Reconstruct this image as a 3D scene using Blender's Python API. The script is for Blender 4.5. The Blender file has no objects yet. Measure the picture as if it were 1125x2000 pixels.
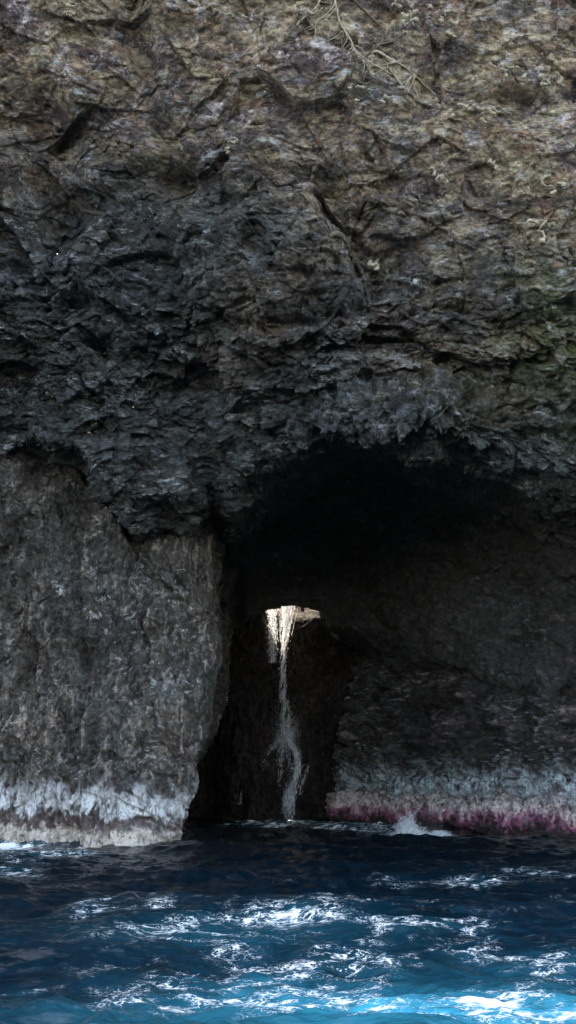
import bpy, math, random
import numpy as np
from mathutils import Vector
rng = np.random.default_rng(7)
random.seed(7)
C = bpy.context.scene.collection
F = np.float32

# ------------------------------------------------------------------ camera model
CAMZ, PITCH, FPX = 3.0, math.radians(15), 1921.0
cp, sp_ = math.cos(PITCH), math.sin(PITCH)
def at(px, py, Y):
    dx = (px-562.5)/FPX; dz = (1000-py)/FPX
    d = (dx, cp-sp_*dz, sp_+cp*dz)
    t = Y/d[1]
    return np.array([d[0]*t, Y, CAMZ+d[2]*t])
def project(P):
    x, y, z = P[..., 0], P[..., 1], P[..., 2]-CAMZ
    f = y*cp+z*sp_; u = -y*sp_+z*cp
    f = np.where(np.abs(f) < 1e-3, 1e-3, f)
    return 562.5+x/f*FPX, 1000-u/f*FPX
def on_sea(px, py):
    dx = (px-562.5)/FPX; dz = (1000-py)/FPX
    d = (dx, cp-sp_*dz, sp_+cp*dz); t = -CAMZ/d[2]
    return np.array([d[0]*t, d[1]*t])

# ------------------------------------------------------------------ noise
def _hash(ix, iy, iz, seed):
    h = (ix.astype(np.uint32)*np.uint32(374761393)+iy.astype(np.uint32)*np.uint32(668265263)
         + iz.astype(np.uint32)*np.uint32(2147483647)+np.uint32(seed*1013904223 & 0xffffffff))
    h = (h ^ (h >> np.uint32(13)))*np.uint32(1274126177)
    h = (h ^ (h >> np.uint32(16)))*np.uint32(2246822519)
    return h ^ (h >> np.uint32(13))
_G = rng.normal(size=(256, 3)).astype(F); _G /= np.linalg.norm(_G, axis=1)[:, None]
from concurrent.futures import ThreadPoolExecutor
_pool = ThreadPoolExecutor(4)
def par(fn, arrs, *rest):
    shp = arrs[0].shape
    if arrs[0].size < 20000: return fn(*arrs, *rest)
    ch = [np.array_split(np.ascontiguousarray(a, dtype=F).ravel(), max(4, a.size//60000)) for a in arrs]
    r = list(_pool.map(lambda c: fn(*c, *rest), zip(*ch)))
    return np.concatenate(r).reshape(shp)
def perlin(x, y, z, seed=0): return par(_perlin, (x, y, z), seed)
def _perlin(x, y, z, seed=0):
    x = x.astype(F); y = y.astype(F); z = z.astype(F)
    fx, fy, fz = np.floor(x), np.floor(y), np.floor(z)
    ix, iy, iz = fx.astype(np.int32), fy.astype(np.int32), fz.astype(np.int32)
    x = x-fx; y = y-fy; z = z-fz
    u = x*x*x*(x*(x*6-15)+10); v = y*y*y*(y*(y*6-15)+10); w = z*z*z*(z*(z*6-15)+10)
    out = 0
    for a in (0, 1):
        for b in (0, 1):
            for c in (0, 1):
                g = _G[(_hash(ix+a, iy+b, iz+c, seed) & np.uint32(255)).astype(np.int32)]
                d = g[..., 0]*(x-a)+g[..., 1]*(y-b)+g[..., 2]*(z-c)
                out = out+d*(u if a else 1-u)*(v if b else 1-v)*(w if c else 1-w)
    return out*1.6
def fbm(P, s, octv=4, seed=0, gain=.5, an=(1, 1, 1)):
    o = 0; a = 1.; f = 1./s
    for i in range(octv):
        o = o+a*perlin(P[..., 0]*f*an[0]+i*7.3, P[..., 1]*f*an[1]+i*3.1, P[..., 2]*f*an[2]-i*5.7, seed+i); a *= gain; f *= 2.03
    return o
def ridged(P, s, octv=4, seed=0, gain=.5, an=(1, 1, 1)):
    o = 0; a = 1.; f = 1./s; w = 1.
    for i in range(octv):
        n = 1-np.abs(perlin(P[..., 0]*f*an[0]+i*7.3, P[..., 1]*f*an[1]+i*3.1, P[..., 2]*f*an[2]-i*5.7, seed+i))
        n = n*n*w; w = np.clip(n*1.6, 0, 1); o = o+a*(n-.45); a *= gain; f *= 2.07
    return o
def billow(P, s, octv=3, seed=0, gain=.5, an=(1, 1, 1)):
    o = 0; a = 1.; f = 1./s
    for i in range(octv):
        o = o+a*(np.sqrt(np.abs(perlin(P[..., 0]*f*an[0]+i*7.3, P[..., 1]*f*an[1]+i*3.1, P[..., 2]*f*an[2]-i*5.7, seed+i))+.01)-.5); a *= gain; f *= 2.1
    return o
def facets(P, s, seed=0, an=(1, 1, 1), tilt=1.0):
    """cellular blocks, each with a tilted flat face: broken rock"""
    return par(_facets, [(P[..., k]*an[k]/s).astype(F) for k in range(3)], seed, tilt)
def _facets(qx, qy, qz, seed, tilt):
    Q = [qx, qy, qz]
    I = [np.floor(q).astype(np.int32) for q in Q]
    best = np.full(Q[0].shape, 1e9, F); val = np.zeros(Q[0].shape, F)
    for a in (-1, 0, 1):
        for b in (-1, 0, 1):
            for c in (-1, 0, 1):
                h = _hash(I[0]+a, I[1]+b, I[2]+c, seed)
                r = [((h >> np.uint32(k)) & np.uint32(1023)).astype(F)/1023 for k in (0, 10, 20)]
                d = [Q[k]-(I[k]+(a, b, c)[k]+r[k]) for k in range(3)]
                dist = d[0]*d[0]+d[1]*d[1]+d[2]*d[2]
                g = _G[(h >> np.uint32(24)).astype(np.int32)]
                v = (r[0]+r[1]-1)*.6+tilt*(d[0]*g[..., 0]+d[1]*g[..., 1]+d[2]*g[..., 2])
                m = dist < best
                best = np.where(m, dist, best); val = np.where(m, v, val)
    return val
def warp(P, s, amp, seed):
    f = 1./s
    return P+amp*np.stack([perlin(P[..., 0]*f+k*31.7, P[..., 1]*f+k*11.1, P[..., 2]*f-k*17.9, seed+k) for k in range(3)], -1)
def sstep(x, a, b):
    t = np.clip((x-a)/(b-a), 0, 1); return t*t*(3-2*t)

# ------------------------------------------------------------------ mesh helpers
def cr(T, ts):
    """Catmull-Rom along axis 0 of T at fractional indices ts"""
    n = T.shape[0]; i = np.clip(np.floor(ts).astype(int), 0, n-2); t = (ts-i)[:, None, None]
    g = lambda k: T[np.clip(i+k, 0, n-1)]
    p0, p1, p2, p3 = g(-1), g(0), g(1), g(2)
    p0 = np.where((i == 0)[:, None, None], 2*p1-p2, p0); p3 = np.where((i == n-2)[:, None, None], 2*p2-p1, p3)
    k = .42
    m1 = (p2-p0)*k; m2 = (p3-p1)*k
    return (2*t**3-3*t**2+1)*p1+(t**3-2*t**2+t)*m1+(-2*t**3+3*t**2)*p2+(t**3-t**2)*m2
def alloc(T, dens, cap=90):
    """fractional indices along axis 0 so that spacing follows size in view"""
    px, py = project(T)
    px = np.clip(px, -250, 1375); py = np.clip(py, -300, 2100)
    d = np.sqrt(np.diff(px, axis=0)**2+np.diff(py, axis=0)**2); d = np.percentile(d, 75, axis=1)
    w = np.linalg.norm(np.diff(T, axis=0), axis=2).max(axis=1)
    ts = [0.]
    for i in range(T.shape[0]-1):
        n = int(max(8, min(d[i]*dens*1.1, 400), min(w[i]*2, 30)))
        ts += list(i+(np.arange(n)+1)/n)
    ts[-1] = min(ts[-1], T.shape[0]-1)
    return np.array(ts)
def surf(T, dens):
    T = np.asarray(T, float)
    tv = alloc(T, dens); th = alloc(T.transpose(1, 0, 2), dens)
    A = cr(T, tv)
    return cr(A.transpose(1, 0, 2), th).transpose(1, 0, 2)
def normals(S):
    du = np.gradient(S, axis=1); dv = np.gradient(S, axis=0)
    n = np.cross(dv, du); n /= np.linalg.norm(n, axis=2)[..., None]+1e-9
    return n
def grid_obj(name, S, mat, attrs=None, parent=None):
    h, w = S.shape[:2]
    me = bpy.data.meshes.new(name)
    me.vertices.add(h*w); me.vertices.foreach_set('co', S.astype(F).ravel())
    i = (np.arange(h-1)[:, None]*w+np.arange(w-1)[None]).ravel()
    q = np.stack([i, i+1, i+w+1, i+w], 1).astype(np.int32)
    me.loops.add(q.size); me.loops.foreach_set('vertex_index', q.ravel())
    me.polygons.add(len(q)); me.polygons.foreach_set('loop_start', (np.arange(len(q))*4).astype(np.int32))
    me.polygons.foreach_set('use_smooth', np.ones(len(q), bool))
    me.update(calc_edges=True)
    for k, v in (attrs or {}).items():
        a = me.attributes.new(k, 'FLOAT', 'POINT'); a.data.foreach_set('value', v.astype(F).ravel())
    me.materials.append(mat)
    o = bpy.data.objects.new(name, me); C.objects.link(o); o.parent = parent
    return o
class MB:
    def __init__(s): s.v = []; s.f = []
    def tube(s, pts, rad, seg=6, flat=1.0):
        pts = [Vector(p) for p in pts]; n = len(pts); base = len(s.v)
        up = Vector((.31, .5, .81)).normalized()
        for i, p in enumerate(pts):
            t = (pts[min(i+1, n-1)]-pts[max(i-1, 0)]).normalized()
            a = t.cross(up).normalized(); b = t.cross(a)
            r = rad[i] if hasattr(rad, '__len__') else rad
            for k in range(seg):
                an = 2*math.pi*k/seg
                s.v.append(p+a*math.cos(an)*r+b*math.sin(an)*r*flat)
        for i in range(n-1):
            for k in range(seg):
                k2 = (k+1) % seg
                s.f.append((base+i*seg+k, base+i*seg+k2, base+(i+1)*seg+k2, base+(i+1)*seg+k))
        s.f.append(tuple(base+k for k in range(seg))[::-1]); s.f.append(tuple(base+(n-1)*seg+k for k in range(seg)))
    def drop(s, c, r, st=1.0):
        base = len(s.v); x, y, z = c
        for d in ((r, 0, 0), (-r, 0, 0), (0, r, 0), (0, -r, 0), (0, 0, r*st), (0, 0, -r*st)): s.v.append((x+d[0], y+d[1], z+d[2]))
        for f in ((0, 2, 4), (2, 1, 4), (1, 3, 4), (3, 0, 4), (2, 0, 5), (1, 2, 5), (3, 1, 5), (0, 3, 5)): s.f.append(tuple(base+k for k in f))
    def build(s, name, mat, parent=None, loc=(0, 0, 0)):
        me = bpy.data.meshes.new(name); L = Vector(loc)
        me.from_pydata([Vector(v)-L for v in s.v], [], s.f); me.materials.append(mat)
        me.polygons.foreach_set('use_smooth', [True]*len(me.polygons))
        o = bpy.data.objects.new(name, me); C.objects.link(o); o.parent = parent
        if parent is None: o.location = L
        return o
def tag(o, label=None, cat=None, group=None, kind=None):
    for k, v in (('label', label), ('category', cat), ('group', group), ('kind', kind)):
        if v: o[k] = v
    return o
def empty(name, loc):
    o = bpy.data.objects.new(name, None); C.objects.link(o); o.location = loc; return o

# ------------------------------------------------------------------ materials
class N:
    def __init__(s, name):
        s.m = bpy.data.materials.new(name); s.m.use_nodes = True; s.t = s.m.node_tree; s.t.nodes.clear()
        s.out = s.n('ShaderNodeOutputMaterial'); s.geo = s.n('ShaderNodeNewGeometry')
    def n(s, k, **kw):
        o = s.t.nodes.new(k)
        for a, b in kw.items(): setattr(o, a, b)
        return o
    def l(s, a, b): s.t.links.new(a, b)
    def pos(s, sc=(1, 1, 1), rot=(0, 0, 0)):
        m = s.n('ShaderNodeMapping'); m.inputs['Scale'].default_value = sc; m.inputs['Rotation'].default_value = rot
        s.l(s.geo.outputs['Position'], m.inputs['Vector']); return m.outputs[0]
    def noise(s, scale, detail=6, rough=.6, dist=0, sc=(1, 1, 1), rot=(0, 0, 0), typ=None):
        o = s.n('ShaderNodeTexNoise')
        if typ: o.noise_type = typ
        s.l(s.pos(sc, rot), o.inputs['Vector'])
        o.inputs['Scale'].default_value = scale; o.inputs['Detail'].default_value = detail
        o.inputs['Roughness'].default_value = rough; o.inputs['Distortion'].default_value = dist
        return o.outputs['Fac']
    def mr(s, x, a, b, c=0., d=1.):
        o = s.n('ShaderNodeMapRange'); o.interpolation_type = 'SMOOTHSTEP'; s.l(x, o.inputs[0])
        for i, v in enumerate((a, b, c, d)): o.inputs[1+i].default_value = v
        return o.outputs[0]
    def math(s, op, a, b=None):
        o = s.n('ShaderNodeMath', operation=op)
        for i, v in enumerate((a, b)):
            if v is None: continue
            if isinstance(v, (int, float)): o.inputs[i].default_value = v
            else: s.l(v, o.inputs[i])
        return o.outputs[0]
    def mix(s, f, a, b, mode='MIX'):
        o = s.n('ShaderNodeMix', data_type='RGBA', blend_type=mode)
        if isinstance(f, (int, float)): o.inputs[0].default_value = f
        else: s.l(f, o.inputs[0])
        for i, v in ((6, a), (7, b)):
            if isinstance(v, tuple): o.inputs[i].default_value = (*v, 1)
            else: s.l(v, o.inputs[i])
        return o.outputs[2]
    def attr(s, name):
        o = s.n('ShaderNodeAttribute'); o.attribute_name = name; return o.outputs['Fac']

def rock(name, base1, base2, dark, pale, tan, an=(.5, 1, 1), wet=.35, attrs=(), pale_amt=.5, warm=False, bands=None, gscale=1.0, fan=None, spec=.45, strk=None):
    k = N(name)
    big = k.mr(k.noise(.22, 6, .62, .5), .38, .62)
    mid = k.mr(k.noise(.9*gscale, 9, .68, .6, an), .36, .64)
    fin = k.noise(4.5*gscale, 9, .72, .4, an)
    col = k.mix(big, base1, base2)
    col = k.mix(k.mr(mid, .3, .9, 0, .85), col, dark)
    blot = k.mr(k.noise(1.6*gscale, 10, .7, .8, an, (0, .2, .3)), .53, .66, 0, .8)
    col = k.mix(blot, col, tan)
    if strk:
        sv, scol = strk
        col = k.mix(k.mr(k.noise(1.0, 6, .62, .35, sv), .50, .60, 0, .8), col, scol)
        col = k.mix(k.mr(k.noise(1.7, 7, .66, .4, sv, (0, .1, .4)), .54, .62, 0, .6), col, tuple(min(1, c_*1.7) for c_ in tan))
        col = k.mix(k.mr(k.noise(.16, 5, .6, .4), .46, .6, 0, .6), col, dark)
    grain = k.mr(fin, .36, .66, .3, 2.0)
    g = k.n('ShaderNodeCombineXYZ')
    for i in range(3): k.l(grain, g.inputs[i])
    col = k.mix(1.0, col, g.outputs[0], 'MULTIPLY')
    fleck = k.math('MULTIPLY', k.mr(k.noise(2.4*gscale, 10, .78, .9, fan or (an[0]*.8, an[1], an[2]*1.3)), .53, .64), k.mr(k.noise(.45, 5, .6), .42, .6, .1, 1))
    fleck = k.math('MULTIPLY', fleck, pale_amt)
    if warm:
        w = k.attr('warm')
        wc = k.mix(k.mr(k.noise(1.1, 9, .7, .5, an), .4, .62), (.33, .20, .13), (.57, .45, .30))
        wc = k.mix(k.mr(k.noise(.5, 9, .72, .6, an), .49, .58), wc, (.15, .092, .088))
        wc = k.mix(k.mr(k.noise(.9, 9, .75, .6, (1, 1, .8), (1, .4, .2)), .53, .62), wc, (.62, .53, .52))
        wc = k.mix(k.mr(k.noise(.75, 10, .72, .7, (.8, 1, 1), (.3, 0, .5)), .47, .60, 0, .8), wc, (.065, .048, .042))
        wc = k.mix(1.0, wc, g.outputs[0], 'MULTIPLY')
        col = k.mix(k.math('MULTIPLY', w, .95), col, wc)
        yl = k.math('MULTIPLY', k.mr(k.noise(2.3, 9, .75, 1.0, an), .57, .68), k.mr(w, .1, 1))
        col = k.mix(k.math('MULTIPLY', yl, .75), col, (.66, .58, .36))
        col = k.mix(k.math('MULTIPLY', k.attr('green_tint'), k.mr(k.noise(2.0, 8, .7, .6, an), .42, .6, .3, 1)), col, (.13, .165, .06))
    if warm: col = k.mix(k.math('MULTIPLY', k.attr('cave_shade'), .55), col, k.mix(mid, (.022, .017, .015), (.042, .034, .030)))  # cave shade painted into the rock colour, in dark brown
    col = k.mix(k.math('MULTIPLY', fleck, k.math('SUBTRACT', 1, k.math('MULTIPLY', k.attr('cave_shade'), .75))) if warm else fleck, col, pale)  # pale flecks thinned out inside the painted cave shade
    if bands:
        for i, (a, c) in enumerate(bands):
            m = k.math('MULTIPLY', k.attr(a), k.mr(k.noise(3.0+i, 12, .8, .7, (1.2, 1.2, .7)), .42, .53, .22, 1)) if a != 'weed' else k.attr(a)
            col = k.mix(m, col, c)
    b = k.n('ShaderNodeBsdfPrincipled'); k.l(col, b.inputs['Base Color'])
    k.l(k.mr(k.noise(1.3, 6, .6), .35, .65, wet, min(wet+.4, .95)), b.inputs['Roughness'])
    b.inputs['Specular IOR Level'].default_value = spec
    h = k.math('ADD', k.noise(2.6*gscale, 14, .72, .5, an), k.math('MULTIPLY', k.noise(11*gscale, 10, .7, 0, an, (0, 0, 0), None), .35))
    bp = k.n('ShaderNodeBump'); bp.inputs['Strength'].default_value = .9; bp.inputs['Distance'].default_value = .45
    k.l(h, bp.inputs['Height']); k.l(bp.outputs[0], b.inputs['Normal'])
    k.l(b.outputs[0], k.out.inputs[0]); return k.m

M_cliff = rock('cliff rock', (.052, .050, .048), (.074, .086, .096), (.018, .017, .018), (.60, .66, .70), (.17, .165, .14), warm=True, wet=.2, pale_amt=.95)
M_butt = rock('buttress rock', (.115, .090, .073), (.095, .102, .105), (.034, .028, .025), (.70, .70, .72), (.25, .205, .175), an=(1.0, 1, .8), wet=.3, pale_amt=.75, strk=((1.1, 1, .16), (.05, .040, .034)),
              bands=[('white', (.86, .89, .93)), ('cream', (.86, .77, .70)), ('pink', (.62, .27, .30))])
M_right = rock('shore wall rock', (.046, .036, .035), (.048, .050, .051), (.015, .012, .012), (.50, .54, .60), (.13, .10, .10), an=(.6, .6, 1.1), wet=.22, pale_amt=.95, fan=(.3, .3, 1.5), strk=((.14, .14, 1.0), (.016, .011, .011)),
               bands=[('white', (.60, .72, .78)), ('cream', (.80, .70, .69)), ('pink', (.46, .13, .27)), ('weed', (.03, .02, .02))])
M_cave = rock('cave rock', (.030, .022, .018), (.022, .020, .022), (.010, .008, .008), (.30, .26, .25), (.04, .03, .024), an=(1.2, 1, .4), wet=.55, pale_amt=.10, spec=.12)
def simple(name, col, rough=.8, var=.5, scale=6):
    k = N(name); b = k.n('ShaderNodeBsdfPrincipled')
    c = k.mix(k.mr(k.noise(scale, 6, .7), .35, .65), tuple(x*(1-var) for x in col), col)
    k.l(c, b.inputs['Base Color']); b.inputs['Roughness'].default_value = rough
    k.l(b.outputs[0], k.out.inputs[0]); return k.m
M_root = simple('dry root', (.58, .49, .35), .85, .6)
M_rootd = simple('brown root', (.20, .145, .10), .85, .6)
M_curl = simple('pale curl', (.55, .48, .34), .85, .6, 3)
def water_white(name, alpha_lo, alpha_hi, sc=(6, 6, 1.2), lo=.4, hi=.62):
    k = N(name)
    d = k.n('ShaderNodeBsdfDiffuse'); d.inputs[0].default_value = (.88, .91, .95, 1)
    t = k.n('ShaderNodeBsdfTranslucent'); t.inputs[0].default_value = (.88, .91, .95, 1)
    m = k.n('ShaderNodeMixShader'); m.inputs[0].default_value = .4; k.l(d.outputs[0], m.inputs[1]); k.l(t.outputs[0], m.inputs[2])
    tr = k.n('ShaderNodeBsdfTransparent'); m2 = k.n('ShaderNodeMixShader')
    k.l(k.mr(k.noise(1.5, 6, .7, .3, sc), lo, hi, alpha_lo, alpha_hi), m2.inputs[0]); k.l(tr.outputs[0], m2.inputs[1]); k.l(m.outputs[0], m2.inputs[2])
    k.l(m2.outputs[0], k.out.inputs[0]); return k.m
M_fall = water_white('falling water', .12, .95)
M_spray = water_white('spray', .3, .8, (3, 3, 3))

# ------------------------------------------------------------------ overhanging cliff and cave roof
def front(px):
    L = []
    a = at(px, -1000, 29)
    L.append(np.array([a[0]*1.2, 26, 105.])); L.append(np.array([a[0]*1.1, 27.5, 78.])); L.append(a)
    L.append(at(px, -400, 33)); L.append(at(px, -60, 36.3)); k = min(max((px-250)/350., 0), 1)
    L.append(at(px, 200, 38.3-1*k)); L.append(at(px, 430, 40.6-1.9*k)); L.append(at(px, 620, 42.2-2.4*k))
    return L
#          px   (y,Y) above brow, brow, ceiling, ceiling, lip       behind: closed or open (skylight)
cols = [(-900, (730, 44), (790, 45), (820, 45), (845, 45.5), (865, 47), 0),
        (-300, (730, 44), (790, 45), (820, 45), (845, 45.5), (865, 47), 0),
        (0,    (730, 43.5), (780, 44.2), (812, 44.5), (838, 45), (858, 46.5), 0),
        (130,  (740, 43.2), (800, 44), (835, 44.3), (860, 44.8), (878, 46.5), 0),
        (200,  (760, 43.3), (850, 44), (890, 44.2), (920, 44.6), (945, 46.5), 0),
        (260,  (770, 43.8), (880, 44.6), (940, 44.8), (975, 45.2), (1000, 46.8), 0),
        (385,  (770, 44.5), (890, 45.6), (940, 46), (975, 46.5), (1005, 48.5), 0),
        (445,  (790, 43.5), (985, 47.5), (1060, 59), (1110, 66), (1198, 70), 0),
        (487,  (780, 42.8), (950, 46.5), (1040, 60), (1100, 66), (1197, 69.4), .35),
        (520,  (770, 42.3), (922, 45.3), (1020, 60), (1090, 66), (1189, 69.3), 1),
        (575,  (760, 41.8), (893, 44.3), (1000, 60), (1080, 66), (1182, 69.3), 1),
        (625,  (750, 41.4), (855, 43.2), (970, 59.5), (1075, 66), (1190, 69.3), .9),
        (655,  (740, 41.2), (845, 42.6), (965, 59), (1075, 65.5), (1205, 69), .2),
        (720,  (730, 41), (840, 42), (955, 58), (1075, 63.5), (1205, 66.8), 0),
        (850,  (720, 40.6), (855, 41.5), (975, 55.5), (1110, 59.5), (1255, 60.5), 0),
        (1000, (720, 41.2), (905, 43), (1015, 52), (1160, 56), (1308, 55.2), 0),
        (1125, (720, 41.4), (955, 43.4), (1050, 49), (1200, 52), (1338, 51.2), 0),
        (1400, (720, 41.4), (965, 43.4), (1060, 46), (1220, 46.5), (1380, 47.5), 0),
        (2000, (720, 42), (920, 43), (1080, 44), (1230, 45), (1390, 47), 0)]
T = []
for px, a, b, c, d, e, op in cols:
    L = front(px)+[at(px, *a), at(px, *b), at(px, *c), at(px, *d), at(px, *e)]
    lp = L[-1]; prev = L[-2]
    shut = [lp+np.array([0, 4, -1.2]), lp+np.array([0, 30, -2.5])]
    opn = [lp+np.array([0, .3, 2.2]), lp+np.array([0, -1.5, 5.5])]
    for s, o in zip(shut, opn): L.append(s*(1-op)+o*op)
    T.append(L)
T = np.array(T).transpose(1, 0, 2)
S = surf(T, .62)
nr = normals(S)
if np.mean(nr[nr.shape[0]//2, :, 1]) > 0: nr = -nr
P = S.copy()
row_in = np.linspace(0, T.shape[0]-1, 2)
def rock_disp(S, nr, an, seed, a_big, a_mid, a_fac, a_fin, a_top=0):
    W = warp(S, 5, 1.4, seed+50); W = warp(W, 1.3, .35, seed+60)
    d = a_big*fbm(S, 11, 3, seed)
    d = d+a_mid*ridged(W, 4.2, 4, seed+5, .5, an)
    d = d+a_fac*(1.0*facets(W, 2.7, seed+11, an, 1.0)+.62*facets(warp(S, 1.6, .3, seed+80), 1.15, seed+12, an, 1.1)+.30*facets(warp(S, .7, .12, seed+81), .48, seed+14, an, 1.1))
    an2 = tuple(a**.7 for a in an)
    d = d+a_fin*(1.5*billow(W, 1.5, 2, seed+20, .5, an2)+.9*billow(warp(S, .5, .12, seed+70), .5, 3, seed+24, .6, an2))
    return d
d = rock_disp(S, nr, (.68, 1, 1.15), 1, 1.1, .42, .85, .30)
# gullies of the face
def gully(pts, width, depth):
    """pts: (px,py) polyline on the face -> soft groove, measured in world metres on the base surface"""
    out = 0
    W = warp(S, 2.5, .8, 91)
    best = np.full(S.shape[:2], 1e9)
    poly = []
    for (a, b) in pts:
        k = np.argmin((px_all-a)**2+(py_all-b)**2); poly.append(S.reshape(-1, 3)[k])
    for p, q in zip(poly[:-1], poly[1:]):
        v = q-p; t = np.clip(((W-p)@v)/(v@v), 0, 1)
        best = np.minimum(best, np.linalg.norm(W-(p+t[..., None]*v), axis=2))
    return -depth*np.exp(-(best/width)**2)
px_all, py_all = project(S)
calm = sstep(S[..., 2]+2.5*fbm(S, 8, 2, 71)+.15*S[..., 0], 22, 31)
d = d*(1-.68*calm)+.9*facets(warp(S, 7, 2, 181), 6.5, 183, (.7, 1, 1), .9)*(1-.8*sstep(S[..., 1], 44, 48))+.5*calm*fbm(S, 3.5, 2, 73)+.10*calm*billow(warp(S, 1, .3, 74), .7, 4, 75, .6)
hc = at(565, 1190, 69.3); hd = np.linalg.norm(S-hc, axis=2); d = d*(.3+.7*sstep(hd, 3, 8))
inn = sstep(S[..., 1], 41, 46)*sstep(project(S)[0], 400, 470)*(1-sstep(S[..., 2], 24, 27)); d = d*(1-.6*inn); lf = sstep(py_all, 790, 870)*(1-sstep(px_all, 400, 460)); d = d*(1-.45*lf)
d = d+gully([(235, -60), (265, 60), (275, 200), (300, 310), (340, 340)], .8, 1.2)
d = d+gully([(-60, 190), (30, 230), (70, 300), (90, 400)], 1.7, 2.6)
d = d+gully([(110, 440), (220, 400), (330, 350), (420, 390)], .9, .9)
d = d+gully([(640, 360), (690, 440), (740, 520), (760, 560)], .7, 1.4)
d = d+gully([(-100, 500), (60, 520), (100, 590), (200, 680)], .7, .9)
d = d+gully([(430, 640), (700, 610), (930, 620)], .5, .7)
d = d+gully([(820, 150), (930, 180), (1060, 200), (1180, 160)], .8, 1.0)
d = d+gully([(650, 690), (780, 700), (880, 730)], .6, .8)
P = S+nr*d[..., None]
wn = fbm(S, 9, 3, 77)
shade_mask = sstep(S[..., 1]+1.2*fbm(S, 5, 3, 78), 44, 49)*sstep(project(S)[0], 380, 450)  # mask of the shade painted over the browner cave roof and recess
warm = sstep(S[..., 2]+4.5*wn+.32*S[..., 0], 20, 33)
mc = at(1080, 740, 44)
green_tint = np.exp(-((S[..., 0]-mc[0])/4.2)**2-((S[..., 2]-mc[2])/4.0)**2)*np.clip(.7+.6*fbm(S, 3, 3, 88), 0, 1)  # soft-edged green patch on the right of the face
CL_P, CL_N = P, nr
cliff = grid_obj('cliff', P, M_cliff, {'warm': warm, 'green_tint': green_tint, 'cave_shade': shade_mask})
tag(cliff, 'towering overhanging sea cliff with dark arched cave mouth at its foot', 'cliff', None, 'structure')
CPX, CPY = project(P)
def on_cliff(px, py):
    m = (CPX-px)**2+(CPY-py)**2
    dist = P[..., 1]
    ok = m < 30
    k = np.argmin(np.where(ok, dist, 1e6+m)); return P.reshape(-1, 3)[k], nr.reshape(-1, 3)[k]

# ------------------------------------------------------------------ left buttress
# rows: (py at front, Y left, Y right, right-edge px)
rows = [(790, 52, 54, 395), (880, 48.7, 50, 400), (1000, 48.2, 49.6, 406), (1130, 48.4, 49, 410), (1280, 49, 48.5, 407), (1430, 49, 47.4, 376), (1550, 49, 46.6, 338), (1640, 49.2, 46.4, 308), (1780, 49.5, 46.6, 305)]
T = []
for py, Yl, Yr, ex in rows:
    L = []
    for px in (-900, -350, 0, ex*.4, ex*.68, ex-42):
        f = min(max((px)/330., 0), 1); L.append(at(px, py, Yl*(1-f)+Yr*f))
    z0 = at(ex, py, Yr+1)[2]
    L.append(at(ex, py, Yr+2.2))
    for (bx, Y) in ((ex+6, Yr+8), (ex+20, 66), (ex+36, 80)):
        p = at(bx, 1300, Y); L.append(np.array([p[0], Y, z0+.0]))
    T.append(L)
S = surf(T, .62); nr2 = normals(S)
if np.mean(nr2[:, nr2.shape[1]//4, 1]) > 0: nr2 = -nr2
d = rock_disp(S, nr2, (1.0, 1, .72), 31, .8, .35, .45, .16)
bx, by = project(S); wv = fbm(S, 3, 4, 331, .6)*45
side = sstep(by-(905+(bx-130)*1.08)+wv, -25, 25)
inside = (1-sstep(S[..., 1], 50.5, 52.5)*sstep(bx, 330, 350)); edge = np.exp(-((bx-(np.interp(by, [1000, 1280, 1430, 1550, 1640], [406, 405, 390, 366, 350])))/26)**2); d = d*(1-.65*edge)+.25*edge*fbm(S, 2.5, 2, 337)
d = d+inside*(1.15*side-.5)
def cleft(x0, y0, x1, y1, w, dep):
    t = np.clip(((bx-x0)*(x1-x0)+(by-y0)*(y1-y0))/((x1-x0)**2+(y1-y0)**2), 0, 1)
    r = np.hypot(bx+wv*.4-(x0+t*(x1-x0)), by-(y0+t*(y1-y0)))
    return -dep*np.exp(-(r/w)**2)
for c_ in ((165, 1180, 172, 1480, 9, .5), (-30, 1010, 30, 1060, 10, .7), (0, 1165, 42, 1200, 9, .7), (282, 1190, 290, 1340, 8, .45), (235, 985, 262, 1180, 12, .6), (180, 1500, 240, 1480, 14, .5), (345, 1140, 330, 1300, 9, .35), (60, 1240, 75, 1400, 9, .4), (118, 1005, 120, 1020, 6, .6), (270, 1365, 276, 1368, 6, .6)):
    d = d+cleft(*c_)*inside
d = d+inside*(.55*np.exp(-(((bx-60)/80)**2+((by-990)/60)**2))+.5*np.exp(-(((bx-250)/60)**2+((by-1440)/45)**2))+.4*np.exp(-(((bx-320)/45)**2+((by-1080)/50)**2)))
P2 = S+nr2*d[..., None]
z = P2[..., 2]; nz = fbm(S, 1.6, 5, 301, .65, (1, 1, 1)); ny = fbm(S, .45, 3, 305, .6, (1.5, 1, .5))
up = sstep(z+.6*nz+.5*ny, 1.05, 1.5)*(1-sstep(z+.7*nz+.8*ny, 1.9, 2.9))
white = np.clip(up*(1.0+.8*ny+.3*nz), 0, 1)
cream = (1-sstep(z+.25*nz+.25*ny, .5, .75))
pk = np.exp(-(((S[..., 0]-at(330, 1640, 46.5)[0])/.8)**2))*cream*(np.clip(.4+nz, 0, 1))
pc = np.clip(np.maximum(pk, (1-sstep(z+.3*nz, .9, 1.4))*.12*(1-cream)), 0, 1)
butt = grid_obj('rock_buttress', P2, M_butt, {'white': white, 'cream': cream*.92, 'pink': pc})
tag(butt, 'tall grey brown rock buttress left of the cave mouth with white salt crust', 'rock')

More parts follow.
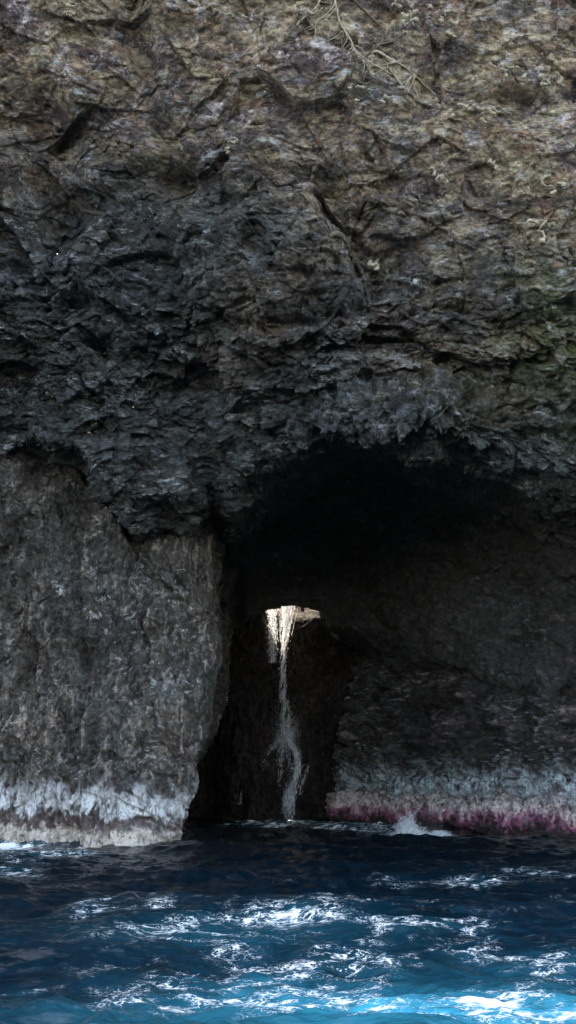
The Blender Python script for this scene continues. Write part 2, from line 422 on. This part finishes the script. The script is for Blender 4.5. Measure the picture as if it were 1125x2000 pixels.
# ------------------------------------------------------------------ right shore wall
cx = [(622, 80), (640, 75), (662, 71.5), (740, 67.5), (860, 61), (1000, 55), (1125, 50.5), (1400, 44), (2100, 37)]
T = []
for z0 in (-4, -.6, .8, 2.2, 4, 6.5, 9.5, 13, 17, 21):
    L = []
    for i, (px, Y) in enumerate(cx):
        p = at(px, 1600, Y); off = .32*max(z0, 0)-(.5 if -1 < z0 < 1.5 else 0)
        L.append(np.array([p[0]+(.10*max(z0, 0) if i < 4 else 0), Y+off, z0]))
    T.append(L)
S = surf(np.array(T)[::-1], .62); nr3 = normals(S)
if np.mean(nr3[:, nr3.shape[1]//2, 1]) > 0: nr3 = -nr3
d = rock_disp(S, nr3, (.55, .6, 1.1), 61, .6, .3, .6, .26)
zb = S[..., 2]; bandm = sstep(zb, -.5, .3)*(1-sstep(zb, 2.2, 3.4))
d = d*(1-.35*bandm)+bandm*(.22*billow(S, .9, 3, 431, .6, (1.3, 1.3, .5))+.35*sstep(1.9-zb+.5*fbm(S, 1.2, 3, 435), 0, .5))
P3 = S+nr3*d[..., None]
z = P3[..., 2]; nz = fbm(S, 1.8, 5, 401, .65); ny = fbm(S, .4, 3, 405, .65, (1.6, 1.6, .35))
white = np.clip(sstep(z+.6*nz, 1.7, 2.3)*(1-sstep(z+1.1*nz+.9*ny, 2.7, 4.0))*(.75+1.0*ny+.5*nz), 0, .95)
cream = np.clip(sstep(z+.3*nz+.5*ny, .65, 1.05)*(1-sstep(z+.4*nz+.7*ny, 1.5, 2.0))*(1+.8*ny), 0, 1)
pink = np.clip(sstep(z+.3*nz+.3*ny, .15, .5)*(1-sstep(z+.3*nz+.6*ny, .8, 1.4))*(.8+1.0*ny), 0, .9)
weed = (1-sstep(z+.35*nz+.3*ny, .15, .6))*.9
right = grid_obj('shore_rock_wall', P3, M_right, {'white': white, 'cream': cream, 'pink': pink, 'weed': weed})
tag(right, 'low dark rock wall right of the waterfall with pink and cream crust at the waterline', 'rock')

# ------------------------------------------------------------------ cave back wall and the hump under the fall
T = []
for z0, Yb in ((60, 101), (36, 87.5), (24, 81), (18.0, 77.9), (15.2, 75.8), (14.1, 74.0), (12.5, 74.2), (9, 74.2), (6, 74), (3, 73.6), (0, 73), (-4, 73)):
    L = []
    for px, off in ((330, 3), (400, 2), (440, -.8), (490, -1.2), (530, -.4), (560, .1), (600, .4), (640, .5), (700, 1), (780, 3), (900, 8)):
        p = at(px, 1400, 74); dy = off; dz = 0
        if z0 > 13: dz = .42+.3*math.exp(-((px-475)/40.)**2)+.25*math.exp(-((px-565)/30)**2)*0+.5*max(0, (px-600)/60.)
        if z0 in (14.1, 12.5) and px < 520: dy -= 1.0
        if z0 <= 6 and 480 < px < 610: dy -= .9
        if z0 <= 3 and 480 < px < 610: dy -= 1.2
        L.append(np.array([p[0], Yb+dy, z0+dz]))
    T.append(L)
S = surf(T, .55); nr4 = normals(S)
if np.mean(nr4[..., 1]) > 0: nr4 = -nr4
hd = np.linalg.norm(S-at(570, 1205, 74), axis=2)
P4 = S+nr4*(rock_disp(S, nr4, (1.1, 1, .6), 91, .3, .4, .4, .2)*(.4+.6*sstep(hd, 1.5, 5)))[..., None]
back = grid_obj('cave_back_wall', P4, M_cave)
tag(back, 'dark brown rock wall at the back of the cave behind the waterfall', 'rock')
X4, Y4 = project(P4)
def on_back(px, py, off=.12):
    k = np.argmin((X4-px)**2+(Y4-py)**2); p = P4.reshape(-1, 3)[k]
    return at(px, py, p[1]-off)

# ------------------------------------------------------------------ waterfall
fall = empty('waterfall', tuple(on_back(565, 1600)))
tag(fall, 'thin white waterfall dropping through the sunlit skylight into the dark cave', 'waterfall')
fl = Vector(fall.location)
def add(mb, name, mat):
    o = mb.build(name, mat); o.data.transform(__import__('mathutils').Matrix.Translation(-fl)); o.parent = fall; return o
up = MB()
def fall_c(py):
    g = min(max((py-1180)/90, 0), 1); h = min(max((py-1270)/170, 0), 1)
    return 562-8*g-3*h*(1-h)*4+10*h*h, 11*(1-g)+5.0*g+9.5*h*h
for i in range(15000):
    py = 1165+275*random.random()**.85; c, w = fall_c(py); q = (1-.55*min(max((py-1230)/160, 0), 1))
    if random.random() > q and py > 1250: continue
    t = random.gauss(0, .55)
    # clumps: the water falls in pulses
    if math.sin(py*.21+t*3)+math.sin(py*.083+t*5+1) < random.uniform(-1.6, .6): continue
    p = at(c+t*w, py, 73.0+random.gauss(0, .22)); up.drop(p, random.uniform(.006, .017), random.uniform(2, 7))
for i in range(2600):
    py = 1165+130*random.random()**1.5; p = at(532+random.gauss(0, 4.8), py, 72.8+random.gauss(0, .12)); up.drop(p, random.uniform(.006, .018), random.uniform(2, 7))
for i in range(40):
    x0 = 562+random.gauss(0, 8); ye = random.uniform(1200, 1260)
    up.tube([at(x0*(1-k/7)+(556+(x0-562)*.5)*k/7, 1155+(ye-1155)*k/7, 73) for k in range(8)], [random.uniform(.006, .02) for _ in range(8)], 5)
for i in range(6500):   # mist where it strikes the rock
    p = at(560+random.gauss(0, 14), 1432+random.gauss(0, 22), 72.6+random.gauss(0, .4)); up.drop(p, random.uniform(.005, .012), 1.2)
add(up, 'upper_fall', M_fall)
def strand(mb, path, n, spread, r):
    for i in range(n):
        off = random.gauss(0, spread); pts = []; rr = []; ph = random.random()*6
        a0 = random.uniform(0, .35); a1 = random.uniform(.6, 1)
        m = 26
        for k in range(m):
            f = (a0+(a1-a0)*k/(m-1))*(len(path)-1); j = min(int(f), len(path)-2); t = f-j
            px = path[j][0]*(1-t)+path[j+1][0]*t+off+math.sin(k*.9+ph)*1.4+random.uniform(-.6, .6); py = path[j][1]*(1-t)+path[j+1][1]*t
            pts.append(on_back(px, py, .10+random.uniform(0, .08))); rr.append(random.uniform(.5, 1.2)*r)
        for p_ in range(0, len(pts)-4, 3):
            if random.random() < .72: mb.tube(pts[p_:p_+random.choice((2, 3, 4))+1], rr[p_:p_+5][:len(pts[p_:p_+5])] if False else .5*(rr[p_]+rr[p_+1]), 5)
        for q_ in range(26):
            v = pts[random.randrange(len(pts))]; mb.drop((v[0]+random.gauss(0, .09), v[1]-random.random()*.15, v[2]+random.gauss(0, .12)), random.uniform(.008, .02), random.uniform(1, 3))
lo = MB()
strand(lo, [(556, 1420), (562, 1440), (575, 1462), (583, 1485), (581, 1510), (572, 1540), (566, 1575), (568, 1606)], 44, 3.0, .018)
strand(lo, [(572, 1530), (563, 1560), (562, 1606)], 40, 5.5, .017)
strand(lo, [(560, 1425), (552, 1450), (548, 1490), (544, 1540)], 14, 4, .012)
strand(lo, [(556, 1430), (542, 1448), (526, 1470), (518, 1500)], 8, 4, .010)
strand(lo, [(560, 1440), (562, 1475), (568, 1500), (580, 1506)], 6, 2, .012)
for i in range(1200):
    px = 560+random.gauss(0, 10); py = 1440+random.gauss(0, 14)
    lo.drop(on_back(px, py, .2+random.random()*.5), random.uniform(.008, .02))
for i in range(900):
    py = random.uniform(1500, 1608); px = 570-4*(py-1500)/100+random.gauss(0, 7); lo.drop(on_back(px, py, .15+random.random()*.3), random.uniform(.008, .02))
strand(lo, [(604, 1490), (597, 1512), (588, 1535), (583, 1560)], 6, .9, .011)
strand(lo, [(473, 1540), (471, 1560), (468, 1575)], 2, .6, .011)
add(lo, 'lower_cascade', M_fall)

# ------------------------------------------------------------------ spray thrown up against the right wall
spc = on_sea(798, 1636); sp = MB()
jets = [(random.gauss(0, .38), random.uniform(.3, 1.45)) for _ in range(16)]+[(random.uniform(.9, 2.1), random.uniform(.2, .65)) for _ in range(10)]
for i in range(15000):
    jx, jh = random.choice(jets); h = random.random()**1.4*jh*math.exp(-abs(jx)*.25); w = .07+.20*(1-h/(jh+.2))
    sp.drop((spc[0]+jx*(1-.25*h)+random.gauss(0, w), spc[1]+random.gauss(0, .3), h-.05), random.uniform(.005, .018), random.uniform(.8, 2.2))
o = sp.build('wave_splash', M_spray, None, (spc[0], spc[1], 0))
tag(o, 'small white burst of spray where a wave hits the pink crusted rock', 'splash')

# ------------------------------------------------------------------ sea
rowsY = [-3000, -1200, -500, -200, -90, -40, -20, -8, 0, 4, 7, 9]
y = 10.
while y < 84: rowsY.append(y); y += .020*(y/12)**1.55 if y > 12 else .05
rowsY += [90, 110, 200, 600, 3000]
rowsY = np.array(rowsY)
tt = np.concatenate([-np.geomspace(300, .42, 26), np.linspace(-.40, .40, 760), np.geomspace(.42, 300, 26)])
sc = np.maximum(rowsY, 10.); sc = np.where(rowsY < 0, 10, sc)
X = tt[None]*np.minimum(sc, 90)[:, None]; Yg = np.repeat(rowsY[:, None], len(tt), 1)
H = np.zeros_like(X); DX = np.zeros_like(X); DY = np.zeros_like(X)
for i in range(60):
    lam = .45*(11/.45)**(rng.random()**1.0); th = rng.normal(1.35, .65); k = 2*math.pi/lam
    a = .0070*lam**.95*rng.uniform(.5, 1.2); ph = rng.random()*6.28; kx, ky = math.cos(th)*k, math.sin(th)*k
    p = kx*X+ky*Yg+ph; H += a*np.cos(p); DX -= .8*a*math.cos(th)*np.sin(p); DY -= .8*a*math.sin(th)*np.sin(p)
G = np.stack([X, Yg, np.zeros_like(X)], -1)
WG = warp(G, 2.2, .7, 501)
H += .06*ridged(WG, 1.5, 4, 505, .5, (.8, 1.2, 1)) + .03*fbm(G, .5, 3, 509, .6, (.8, 1.2, 1))
fade = 1-sstep(np.abs(X), 60, 200)*1.0
H *= fade*(1-sstep(np.abs(Yg), 120, 400)); DX *= fade; DY *= fade
def patch(px, py, wx, wy, rot=0):
    c = on_sea(px, py); a = on_sea(px+wx, py); b0 = on_sea(px, py-wy); b1 = on_sea(px, py+wy)
    rx = abs(a[0]-c[0]); ry = abs(b0[1]-b1[1])/2
    x = X-c[0]-rot*(Yg-c[1]); yv = Yg-c[1]
    return np.exp(-(x/rx)**2-(yv/ry)**2)
WF = warp(warp(G, 3.0, 1.3, 521), .8, .28, 531)
LC = [np.clip(1-np.abs(perlin(WF[..., 0]*fx, WF[..., 1]*fy, X*0+.3, sd))*kk, 0, 1) for fx, fy, sd, kk in ((.55, .85, 541, 7.5), (1.05, 1.6, 542, 6.), (2.1, 3.0, 543, 4.6), (4.0, 5.6, 544, 3.6))]
lace = np.maximum(np.maximum(LC[0], .95*LC[1]), np.maximum(.85*LC[2], .7*LC[3])); lump = fbm(WF, .9, 4, 547, .62, (.7, 1.4, 1)); fine = fbm(WF, .26, 3, 551, .65, (.6, 1.0, 1))
reg = np.clip(1.0*patch(560, 1795, 110, 12)+.7*patch(330, 1815, 110, 20)+.75*patch(420, 1850, 150, 11)+.6*patch(840, 1810, 110, 10)+.8*patch(930, 1722, 50, 7)+.6*patch(770, 1718, 40, 6)
      + .6*patch(720, 1840, 40, 14)+.5*patch(880, 1850, 90, 16)+.35*patch(300, 1770, 60, 12)+.3*patch(650, 1770, 160, 10)+.3*patch(1050, 1700, 90, 10)
      + 1.0*patch(560, 1918, 110, 26)+.9*patch(640, 1950, 150, 18)+1.5*patch(830, 1978, 130, 26)+1.5*patch(1050, 1972, 120, 24)+.8*patch(960, 1945, 160, 14)+.6*patch(1100, 1880, 60, 24)
      + 1.25*patch(20, 1648, 110, 10)+.9*patch(60, 1672, 90, 8)+.6*patch(10, 1700, 60, 14)+.5*patch(170, 1665, 60, 5)+1.0*patch(690, 1619, 110, 6)+1.0*patch(800, 1634, 60, 6)+.7*patch(520, 1612, 80, 6)
      + .5*patch(180, 1775, 50, 14)+.55*patch(20, 1912, 60, 6)+.35*patch(330, 1920, 160, 40)+.3*patch(700, 1880, 200, 30), 0, 1.5)
crest = sstep(H, .06, .26)
reg = reg*(.75+.5*np.clip(lump+.5, 0, 1.4))
val = lace*(.74+.30*fine)+.34*lump+.12*crest
foam = sstep(val, .90-.40*reg, 1.06-.40*reg)*sstep(reg, .12, .5)
foam = np.maximum(foam, sstep(reg+.8*lump+.35*fine, 1.5, 1.9)*.85)
foam = np.maximum(foam, sstep(val, .93, 1.05)*.8*sstep(Yg, 11, 18)*(1-sstep(Yg, 40, 58)))
foam *= 1-.25*np.clip(fine+.5, 0, 1)
near = 1-sstep(Yg, 16, 31)
aer = np.clip(.10*np.clip(reg, 0, 1)+.42*patch(800, 1995, 600, 75)+.6*patch(930, 1975, 300, 34)*(1+.8*lump)+.28*patch(600, 1930, 200, 30)*(1+lump)+.10*patch(450, 1820, 300, 30)+.10*patch(1040, 1890, 160, 30), 0, 1)
near = (near*.6+.4*(1-sstep(Yg, 24, 44)))*sstep(Yg, -10, 2)*(.7+.5*lump)*(.65+.35*sstep(X/np.maximum(Yg, 1), -.2, .1))

GS = np.stack([X+DX, Yg+DY, H], -1)
k = N('sea water'); b = k.n('ShaderNodeBsdfPrincipled')
deep = k.mix(k.attr('near'), (.0010, .004, .007), (.0003, .022, .042))
wcol = k.mix(k.attr('aer'), deep, (.010, .38, .54))
pn = k.mr(k.noise(.8, 5, .65, .3, (.8, 1.1, 1)), .36, .64, .1, 1.4)
rg = k.math('MULTIPLY', k.attr('reg'), pn); fm = None
for sc_, wd, det, ds in ((.75, .024, 7, .7), (1.6, .026, 6, .6), (3.2, .028, 5, .4), (6.5, .026, 4, .2)):
    nn_ = k.math('ABSOLUTE', k.math('SUBTRACT', k.noise(sc_, det, .58, ds, (.85, 1.15, .3)), .5))
    ln = k.mr(k.math('DIVIDE', nn_, k.math('MAXIMUM', k.math('MULTIPLY', k.math('POWER', rg, 1.5), wd), .0004)), .5, 1.1, 1, 0)
    fm = ln if fm is None else k.math('MAXIMUM', fm, ln)
fm = k.math('MULTIPLY', fm, k.mr(k.noise(2.4, 5, .7, .3, (.8, 1.1, 1)),   .44, .58, .0, 1))
fm = k.math('MAXIMUM', fm, k.mr(k.math('ADD', rg, k.math('MULTIPLY', k.noise(3.0, 8, .75, .6), 1.6)), 2.15, 2.5, 0, .95))
fm = k.math('MULTIPLY', fm, k.mr(rg, .10, .35))
wcol = k.mix(fm, wcol, (.90, .95, .98))
k.l(wcol, b.inputs['Base Color']); b.inputs['IOR'].default_value = 1.333
k.l(k.mr(fm, 0, .6, .1, .75), b.inputs['Roughness'])
bp = k.n('ShaderNodeBump'); bp.inputs['Strength'].default_value = .6; bp.inputs['Distance'].default_value = .05
k.l(k.math('ADD', k.noise(4.5, 8, .62, .5, (.8, 1.4, 1)), k.math('MULTIPLY', fm, .5)), bp.inputs['Height']); k.l(bp.outputs[0], b.inputs['Normal'])
k.l(b.outputs[0], k.out.inputs[0])
sea = grid_obj('sea', GS[::-1], k.m, {'reg': (reg+(.10*(1-sstep(Yg, 45, 60))+.05*(1-sstep(Yg, 27, 34))*sstep(X/np.maximum(Yg, 1), -.26, -.16))*sstep(Yg, 5, 9))[::-1], 'aer': aer[::-1], 'near': near[::-1]})
tag(sea, 'dark blue choppy sea with lacy white foam in front of the cave', 'sea', None, 'structure')

# ------------------------------------------------------------------ dry roots and curled growths on the upper face
def crawl(mb, path, r0, r1, jit=4, seg=6, lift=.02, step=7):
    pts = []
    for (a, b) in zip(path[:-1], path[1:]):
        n = max(2, int(math.hypot(b[0]-a[0], b[1]-a[1])/step))
        for i in range(n): t = i/n; pts.append((a[0]*(1-t)+b[0]*t+random.uniform(-jit, jit), a[1]*(1-t)+b[1]*t+random.uniform(-jit, jit)))
    pts.append(path[-1]); W = []
    for p in pts:
        q, n = on_cliff(*p); W.append(q+n*lift)
    W = np.array(W)
    for _ in range(2): W[1:-1] = (W[:-2]+W[1:-1]*2+W[2:])/4
    r0 *= 1.2; r1 *= 1.2
    m = len(W); mb.tube([tuple(w) for w in W], [r0+(r1-r0)*i/(m-1) for i in range(m)], seg)
def root_thing(name, label, cat, group, paths, mats):
    q, n = on_cliff(*paths[0][0][0]); e = empty(name, tuple(q)); tag(e, label, cat, group)
    for i, (path, r0, r1) in enumerate(paths):
        mb = MB(); crawl(mb, path, r0, r1)
        for j in range(3*len(path)):
            s = random.choice(path[:-1] if len(path) > 2 else path)
            a = random.uniform(.2, 2.9); L = random.uniform(10, 44)
            crawl(mb, [s, (s[0]+math.cos(a)*L*.5, s[1]+math.sin(a)*L*.4), (s[0]+math.cos(a+.5)*L, s[1]+math.sin(a+.3)*L)], r0*.4, r0*.12, 3)
        o = mb.build('root', mats[i % len(mats)]); o.data.transform(__import__('mathutils').Matrix.Translation(-Vector(q))); o.parent = e
root_thing('root_tangle', 'fan of dry tan roots hanging down the rock at the top of the face', 'roots', None,
    [([(648, -30), (655, 20), (668, 60), (690, 95), (725, 125), (770, 150)], .06, .02),
     ([(660, -30), (690, 5), (722, 30), (745, 60), (752, 95)], .05, .02),
     ([(640, -20), (622, 15), (600, 28), (578, 45)], .045, .015),
     ([(652, 5), (640, 35), (618, 45), (612, 80)], .035, .012),
     ([(662, 50), (664, 90), (668, 118)], .035, .012),
     ([(690, 90), (712, 120), (705, 150)], .035, .01),
     ([(725, 100), (770, 118), (812, 150), (850, 185)], .055, .02),
     ([(740, 92), (770, 82), (790, 66)], .05, .02),
     ([(760, 135), (800, 175), (838, 205)], .04, .012)], [M_root, M_rootd, M_root])
def curls(px, py, n, size, label):
    size *= 1.9
    q, nn = on_cliff(px, py); nn = nn/np.linalg.norm(nn); e = empty('root_curl', tuple(q)); tag(e, label, 'root curl', 'pale root curls on the upper cliff')
    a = np.cross(nn, [0, 0, 1.]); a /= np.linalg.norm(a); b = np.cross(nn, a)
    for i in range(n):
        mb = MB()
        c = a*random.gauss(0, size*.6)+b*random.gauss(0, size*.4)+nn*.24; r = size*random.uniform(.18, .5); ph = random.random()*6; L = random.uniform(1.6, 4.2); fl_ = random.uniform(.4, 1)
        pts = [tuple(c+a*math.cos(ph+t)*r*(1-.05*t)+b*math.sin(ph+t)*r*fl_*(1-.05*t)+nn*(.05+.06*math.sin(t*2+ph))+a*random.uniform(-.035, .035)+b*random.uniform(-.035, .035)) for t in np.linspace(0, L, 14)]
        mb.tube(pts, [.14*size*random.uniform(.6, 1.4)*(1-.6*i_/13) for i_ in range(14)], 5)
        mb.build('strand', M_curl, e)
    return e
for px, py, n, s, lab in [
    (968, 132, 3, .28, 'pale curl sticking out above the dark hollow near the top right'),
    (1070, 155, 6, .34, 'knot of pale curls at the right edge under the top corner'),
    (1005, 133, 2, .22, 'tiny pale curl between the two larger curls near the top right'),
    (945, 215, 6, .34, 'ragged pale curls hanging just under the dark hollow at upper right'),
    (972, 322, 3, .26, 'small curl alone on the brown rock below the ragged curls'),
    (1085, 375, 4, .34, 'wiggling pale curl at the right edge of the brown rock'),
    (1055, 440, 5, .40, 'loose long curls low on the right side of the upper face'),
    (805, 45, 6, .40, 'thick pale curls right beside the fan of hanging roots'),
    (880, 35, 5, .36, 'curls on the pinkish rock right of the hanging roots'),
    (770, 20, 4, .30, 'pair of small rings touching the hanging roots at the top edge'),
    (590, 30, 5, .30, 'curls just left of the fan of hanging roots'),
    (468, 45, 3, .25, 'small ring on the left pale patch of the top edge'),
    (140, 40, 4, .26, 'curls near the top left corner on dark rock'),
    (178, 46, 2, .2, 'single round curl beside the curls near the top left corner'),
    (540, 183, 2, .22, 'small ring in the middle of the yellowish patch'),
    (690, 178, 4, .24, 'row of little rings left of the root tips'),
    (455, 288, 4, .24, 'tiny curls at the lower end of the yellowish patch'),
    (725, 520, 3, .34, 'drooping loops at the foot of the slanting groove'),
    (865, 350, 3, .26, 'faint curl on grey rock right of the slanting groove'),
    (760, 195, 3, .28, 'curls hanging off the lowest root tips')]:
    curls(px, py, n, s, lab)

# ------------------------------------------------------------------ light, sky, camera
SUN_EL, SUN_AZ = math.radians(70), math.radians(-16)   # azimuth of the sun measured from +Y towards +X
sd = Vector((math.sin(SUN_AZ)*math.cos(SUN_EL), math.cos(SUN_AZ)*math.cos(SUN_EL), math.sin(SUN_EL)))
L = bpy.data.lights.new('sun', 'SUN'); L.energy = 4.5; L.angle = math.radians(.5); L.color = (1, .98, .95)
lo_ = bpy.data.objects.new('sun', L); C.objects.link(lo_); lo_.rotation_euler = sd.to_track_quat('Z', 'Y').to_euler()
W = bpy.data.worlds.new("World"); bpy.context.scene.world = W; W.use_nodes = True; nt = W.node_tree
sky = nt.nodes.new('ShaderNodeTexSky'); sky.sky_type = 'NISHITA'; sky.sun_disc = False; sky.sun_elevation = SUN_EL; sky.sun_rotation = SUN_AZ; sky.dust_density = 1.2; sky.air_density = .9
nt.links.new(sky.outputs[0], nt.nodes['Background'].inputs[0]); nt.nodes['Background'].inputs[1].default_value = .15
cam = bpy.data.cameras.new('camera'); co = bpy.data.objects.new('camera', cam); C.objects.link(co)
co.location = (0, 0, CAMZ); co.rotation_euler = (math.radians(90)+PITCH, 0, 0)
cam.sensor_fit = 'VERTICAL'; cam.sensor_height = 36; cam.lens = 36*FPX/2000; cam.clip_end = 20000; cam.clip_start = .1
s = bpy.context.scene; s.camera = co
s.view_settings.view_transform = 'Standard'; s.view_settings.look = 'None'; s.view_settings.exposure = 2.75; s.view_settings.use_white_balance = True; s.view_settings.white_balance_temperature = 8700; s.view_settings.white_balance_tint = 10; s.view_settings.gamma = 1
s.cycles.max_bounces = 8; s.cycles.diffuse_bounces = 4
